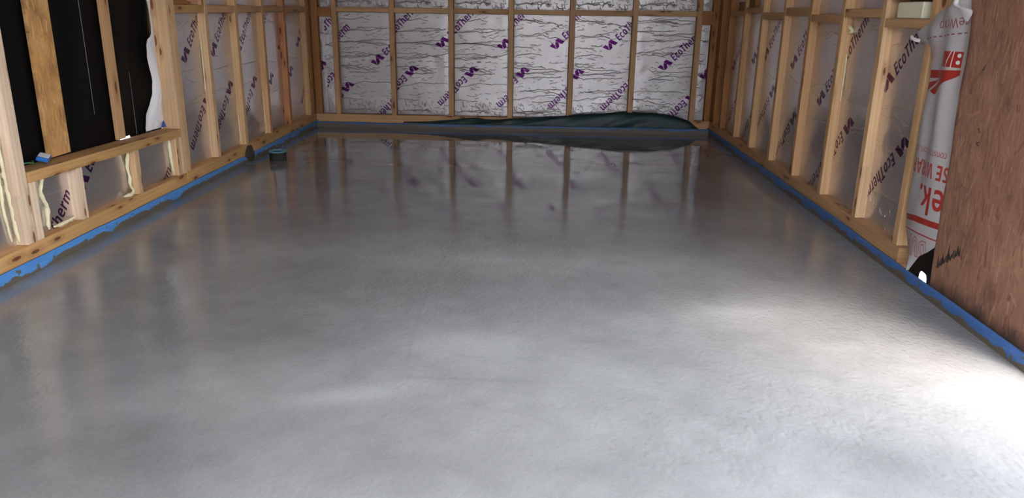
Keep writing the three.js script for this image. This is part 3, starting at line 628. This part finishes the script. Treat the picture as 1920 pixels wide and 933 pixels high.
// printed building wrap hanging over the gap beside the chipboard
{
  const zL = [[0.05, -2.841], [0.062, -2.841], [0.128, -2.874], [0.199, -2.916], [0.272, -2.934], [0.404, -2.93], [0.517, -2.947], [0.652, -2.938], [0.749, -2.928], [0.837, -2.933], [0.871, -2.977], [0.89, -3.012], [0.917, -3.082], [0.949, -3.02], [1.037, -2.837], [1.08, -2.79]];
  const zR = [[0.05, -2.841], [0.062, -2.838], [0.129, -2.784], [0.158, -2.735], [0.192, -2.69], [0.311, -2.70], [0.503, -2.698], [0.664, -2.715], [0.835, -2.712], [0.97, -2.722], [1.037, -2.76], [1.08, -2.765]];
  const Z0 = -3.09, Z1 = -2.68, Y0 = 0.04, Y1 = 1.09, ppm = 1500;
  const tex = canvasTex(canvasOf(Math.round((Z1 - Z0) * ppm), Math.round((Y1 - Y0) * ppm), (g, w, h) => {
    const X = (z) => (z - Z0) * ppm, Y = (y) => (Y1 - y) * ppm, RED = '#98291f', r = rng(19);
    g.fillStyle = '#aaa4a3'; g.fillRect(0, 0, w, h);
    const turned = (text, z, y, size, weight, color, sx = 1, tilt = 0, align = 'right') => { g.save(); g.translate(X(z), Y(y)); g.rotate(Math.PI + tilt); g.scale(sx, 1); g.fillStyle = color; g.font = `${weight} ${size * ppm}px sans-serif`; g.textAlign = align; g.textBaseline = 'middle'; g.fillText(text, 0, 0); g.restore(); };
    turned('HouseWrap', -2.895, 0.95, 0.045, '', '#8a403c', 1, -0.12);
    g.strokeStyle = '#7d3b40'; g.lineWidth = 0.0045 * ppm; g.setLineDash([0.016 * ppm, 0.011 * ppm]); g.beginPath(); g.moveTo(X(-3.0), Y(0.902)); g.lineTo(X(-2.74), Y(0.932)); g.stroke(); g.setLineDash([]);
    for (let k = 0; k < 6; k++) turned(['the weather membrane', 'for timber frame', 'construction', 'vapour open', 'airtight layer', 'class W1'][k], -2.925, 0.885 - k * 0.0135, 0.014, '', '#c08a86', 0.5);
    // block lettering, upside down on the hanging sheet
    g.fillStyle = RED; g.fillRect(X(-2.832), Y(0.868), X(-2.74) - X(-2.832), Y(0.815) - Y(0.868)); g.fillStyle = '#cfcaca';
    g.beginPath(); g.ellipse(X(-2.758), Y(0.855), 0.009 * ppm, 0.007 * ppm, 0, 0, 7); g.fill(); g.beginPath(); g.ellipse(X(-2.758), Y(0.832), 0.009 * ppm, 0.007 * ppm, 0, 0, 7); g.fill();
    g.strokeStyle = '#cfcaca'; g.lineWidth = 0.0035 * ppm;
    for (const q of [[[-2.782, 0.87], [-2.782, 0.813]], [[-2.792, 0.87], [-2.808, 0.813]], [[-2.800, 0.845], [-2.806, 0.83]]]) { g.beginPath(); g.moveTo(X(q[0][0]), Y(q[0][1])); g.lineTo(X(q[1][0]), Y(q[1][1])); g.stroke(); }
    g.strokeStyle = RED; g.lineWidth = 0.008 * ppm; g.beginPath(); g.moveTo(X(-2.842), Y(0.812)); g.lineTo(X(-2.834), Y(0.866)); g.stroke();
    // the red mark under it: a folded arrow
    g.fillStyle = RED;
    g.beginPath(); [[-2.945, 0.795], [-2.735, 0.808], [-2.735, 0.792], [-2.80, 0.762], [-2.88, 0.712], [-2.91, 0.722], [-2.87, 0.752], [-2.83, 0.775], [-2.945, 0.766]].forEach(([z, y], i) => g[i ? 'lineTo' : 'moveTo'](X(z), Y(y))); g.fill();
    g.beginPath(); [[-2.945, 0.748], [-2.86, 0.767], [-2.905, 0.736], [-2.935, 0.718]].forEach(([z, y], i) => g[i ? 'lineTo' : 'moveTo'](X(z), Y(y))); g.fill();
    turned('construction.tyve', -2.955, 0.512, 0.033, '', RED, 0.92);
    turned('HOUSE WRAP', -2.94, 0.452, 0.075, 'bold', '#a53a28', 0.8);
    turned('Tyvek.', -2.855, 0.345, 0.135, 'bold', '#a22f26', 0.85);
    g.fillStyle = RED; g.beginPath(); [[-2.96, 0.232], [-2.84, 0.249], [-2.69, 0.256], [-2.69, 0.278], [-2.84, 0.272], [-2.96, 0.253]].forEach(([z, y], i) => g[i ? 'lineTo' : 'moveTo'](X(z), Y(y))); g.fill();
    g.strokeStyle = RED; g.lineWidth = 0.005 * ppm; g.beginPath(); g.moveTo(X(-2.95), Y(0.202)); g.lineTo(X(-2.84), Y(0.212)); g.lineTo(X(-2.69), Y(0.215)); g.stroke();
    g.save(); g.translate(X(-2.935), Y(0.16)); g.rotate(Math.PI); g.scale(0.8, 1.1); g.strokeStyle = '#a3605e'; g.lineWidth = 0.005 * ppm; g.font = `bold ${0.09 * ppm}px sans-serif`; g.textAlign = 'right'; g.textBaseline = 'middle'; g.strokeText('DUPO', 0, 0); g.restore();
    g.globalAlpha = 0.05; for (let k = 0; k < 900; k++) { g.fillStyle = r() < 0.5 ? '#fff' : '#555'; g.fillRect(r() * w, r() * h, 3 + 20 * r(), 1 + 2 * r()); } g.globalAlpha = 1;
  }), true, false);
  const NX = 24, NY = 120, pos = [], uv = [], idx = [];
  for (let j = 0; j <= NY; j++) for (let i = 0; i <= NX; i++) {
    const s = i / NX, y = lerp(0.062 - 0.012 * vnoise(s * 9, 2, 205), 1.075, j / NY), a = table(zL, y), b = table(zR, y), z = lerp(a, b, s);
    const f = fbm(s * 2.5 + 1, y * 4, 201, 3) - 0.5, pleat = Math.sin((z + 2.8) * 52 + y * 2.5) * 0.0055 * smooth(0.25, 0.6, y) + 0.012 * Math.sin(Math.PI * s);
    const lean = 0.010 * smooth(0.85, 0.95, y);
    pos.push(XR - 0.012 - pleat - 0.014 * f * smooth(0.1, 0.3, y) - lean * (1 - s), y, z); uv.push((z - Z0) / (Z1 - Z0), (y - Y0) / (Y1 - Y0));
  }
  for (let j = 0; j < NY; j++) for (let i = 0; i < NX; i++) { const a = j * (NX + 1) + i, b = a + NX + 1; idx.push(a, b, a + 1, b, b + 1, a + 1); }
  const g = new THREE.BufferGeometry(); g.setAttribute('position', new THREE.Float32BufferAttribute(pos, 3)); g.setAttribute('uv', new THREE.Float32BufferAttribute(uv, 2)); g.setIndex(idx); g.computeVertexNormals();
  const t = tag(group('building_wrap'), 'torn silver-grey building wrap with red print hanging beside the chipboard', 'building wrap');
  mesh('sheet', g, new THREE.MeshStandardMaterial({ map: tex, roughness: 0.45, metalness: 0.15, side: THREE.DoubleSide }), t);
  const white = new THREE.MeshStandardMaterial({ color: 0xe9e6e8, roughness: 0.6, side: THREE.DoubleSide });
  function curl(ptsA, ptsB, name) {                            // ribbon between two edges, each [x, y, z]
    const A = new THREE.CatmullRomCurve3(ptsA.map((q) => new THREE.Vector3(...q))), B = new THREE.CatmullRomCurve3(ptsB.map((q) => new THREE.Vector3(...q))), pos = [], idx = [], N = 20, M = 6;
    for (let i = 0; i <= N; i++) { const a = A.getPoint(i / N), b = B.getPoint(i / N); for (let k = 0; k <= M; k++) { const q = a.clone().lerp(b, k / M); q.x -= 0.012 * Math.sin(Math.PI * k / M) * Math.sin(Math.PI * i / N); pos.push(q.x, q.y, q.z); } }
    for (let i = 0; i < N; i++) for (let k = 0; k < M; k++) { const a = i * (M + 1) + k, b = a + M + 1; idx.push(a, b, a + 1, b, b + 1, a + 1); }
    const g = new THREE.BufferGeometry(); g.setAttribute('position', new THREE.Float32BufferAttribute(pos, 3)); g.setIndex(idx); g.computeVertexNormals();
    const m = mesh(name, g, white, t); m.userData.label = 'white back of the wrap turned over'; return m;
  }
  const x = XR - 0.03;
  curl([[x, 1.075, -2.79], [x, 1.03, -2.82], [x, 1.0, -2.77], [x, 0.968, -2.73]], [[x, 1.06, -2.775], [x - 0.01, 1.025, -2.775], [x - 0.02, 1.0, -2.655], [x - 0.01, 0.968, -2.69]], 'curled_edge');
  curl([[x - 0.008, 0.915, -3.083], [x - 0.008, 0.905, -3.05], [x - 0.008, 0.9, -2.998]], [[x - 0.012, 0.908, -3.075], [x - 0.015, 0.893, -3.035], [x - 0.012, 0.889, -3.0]], 'folded_corner');
}

if (sun.intensity > 0) { scene.add(sun, sun.target); }
renderer.render(scene, camera);
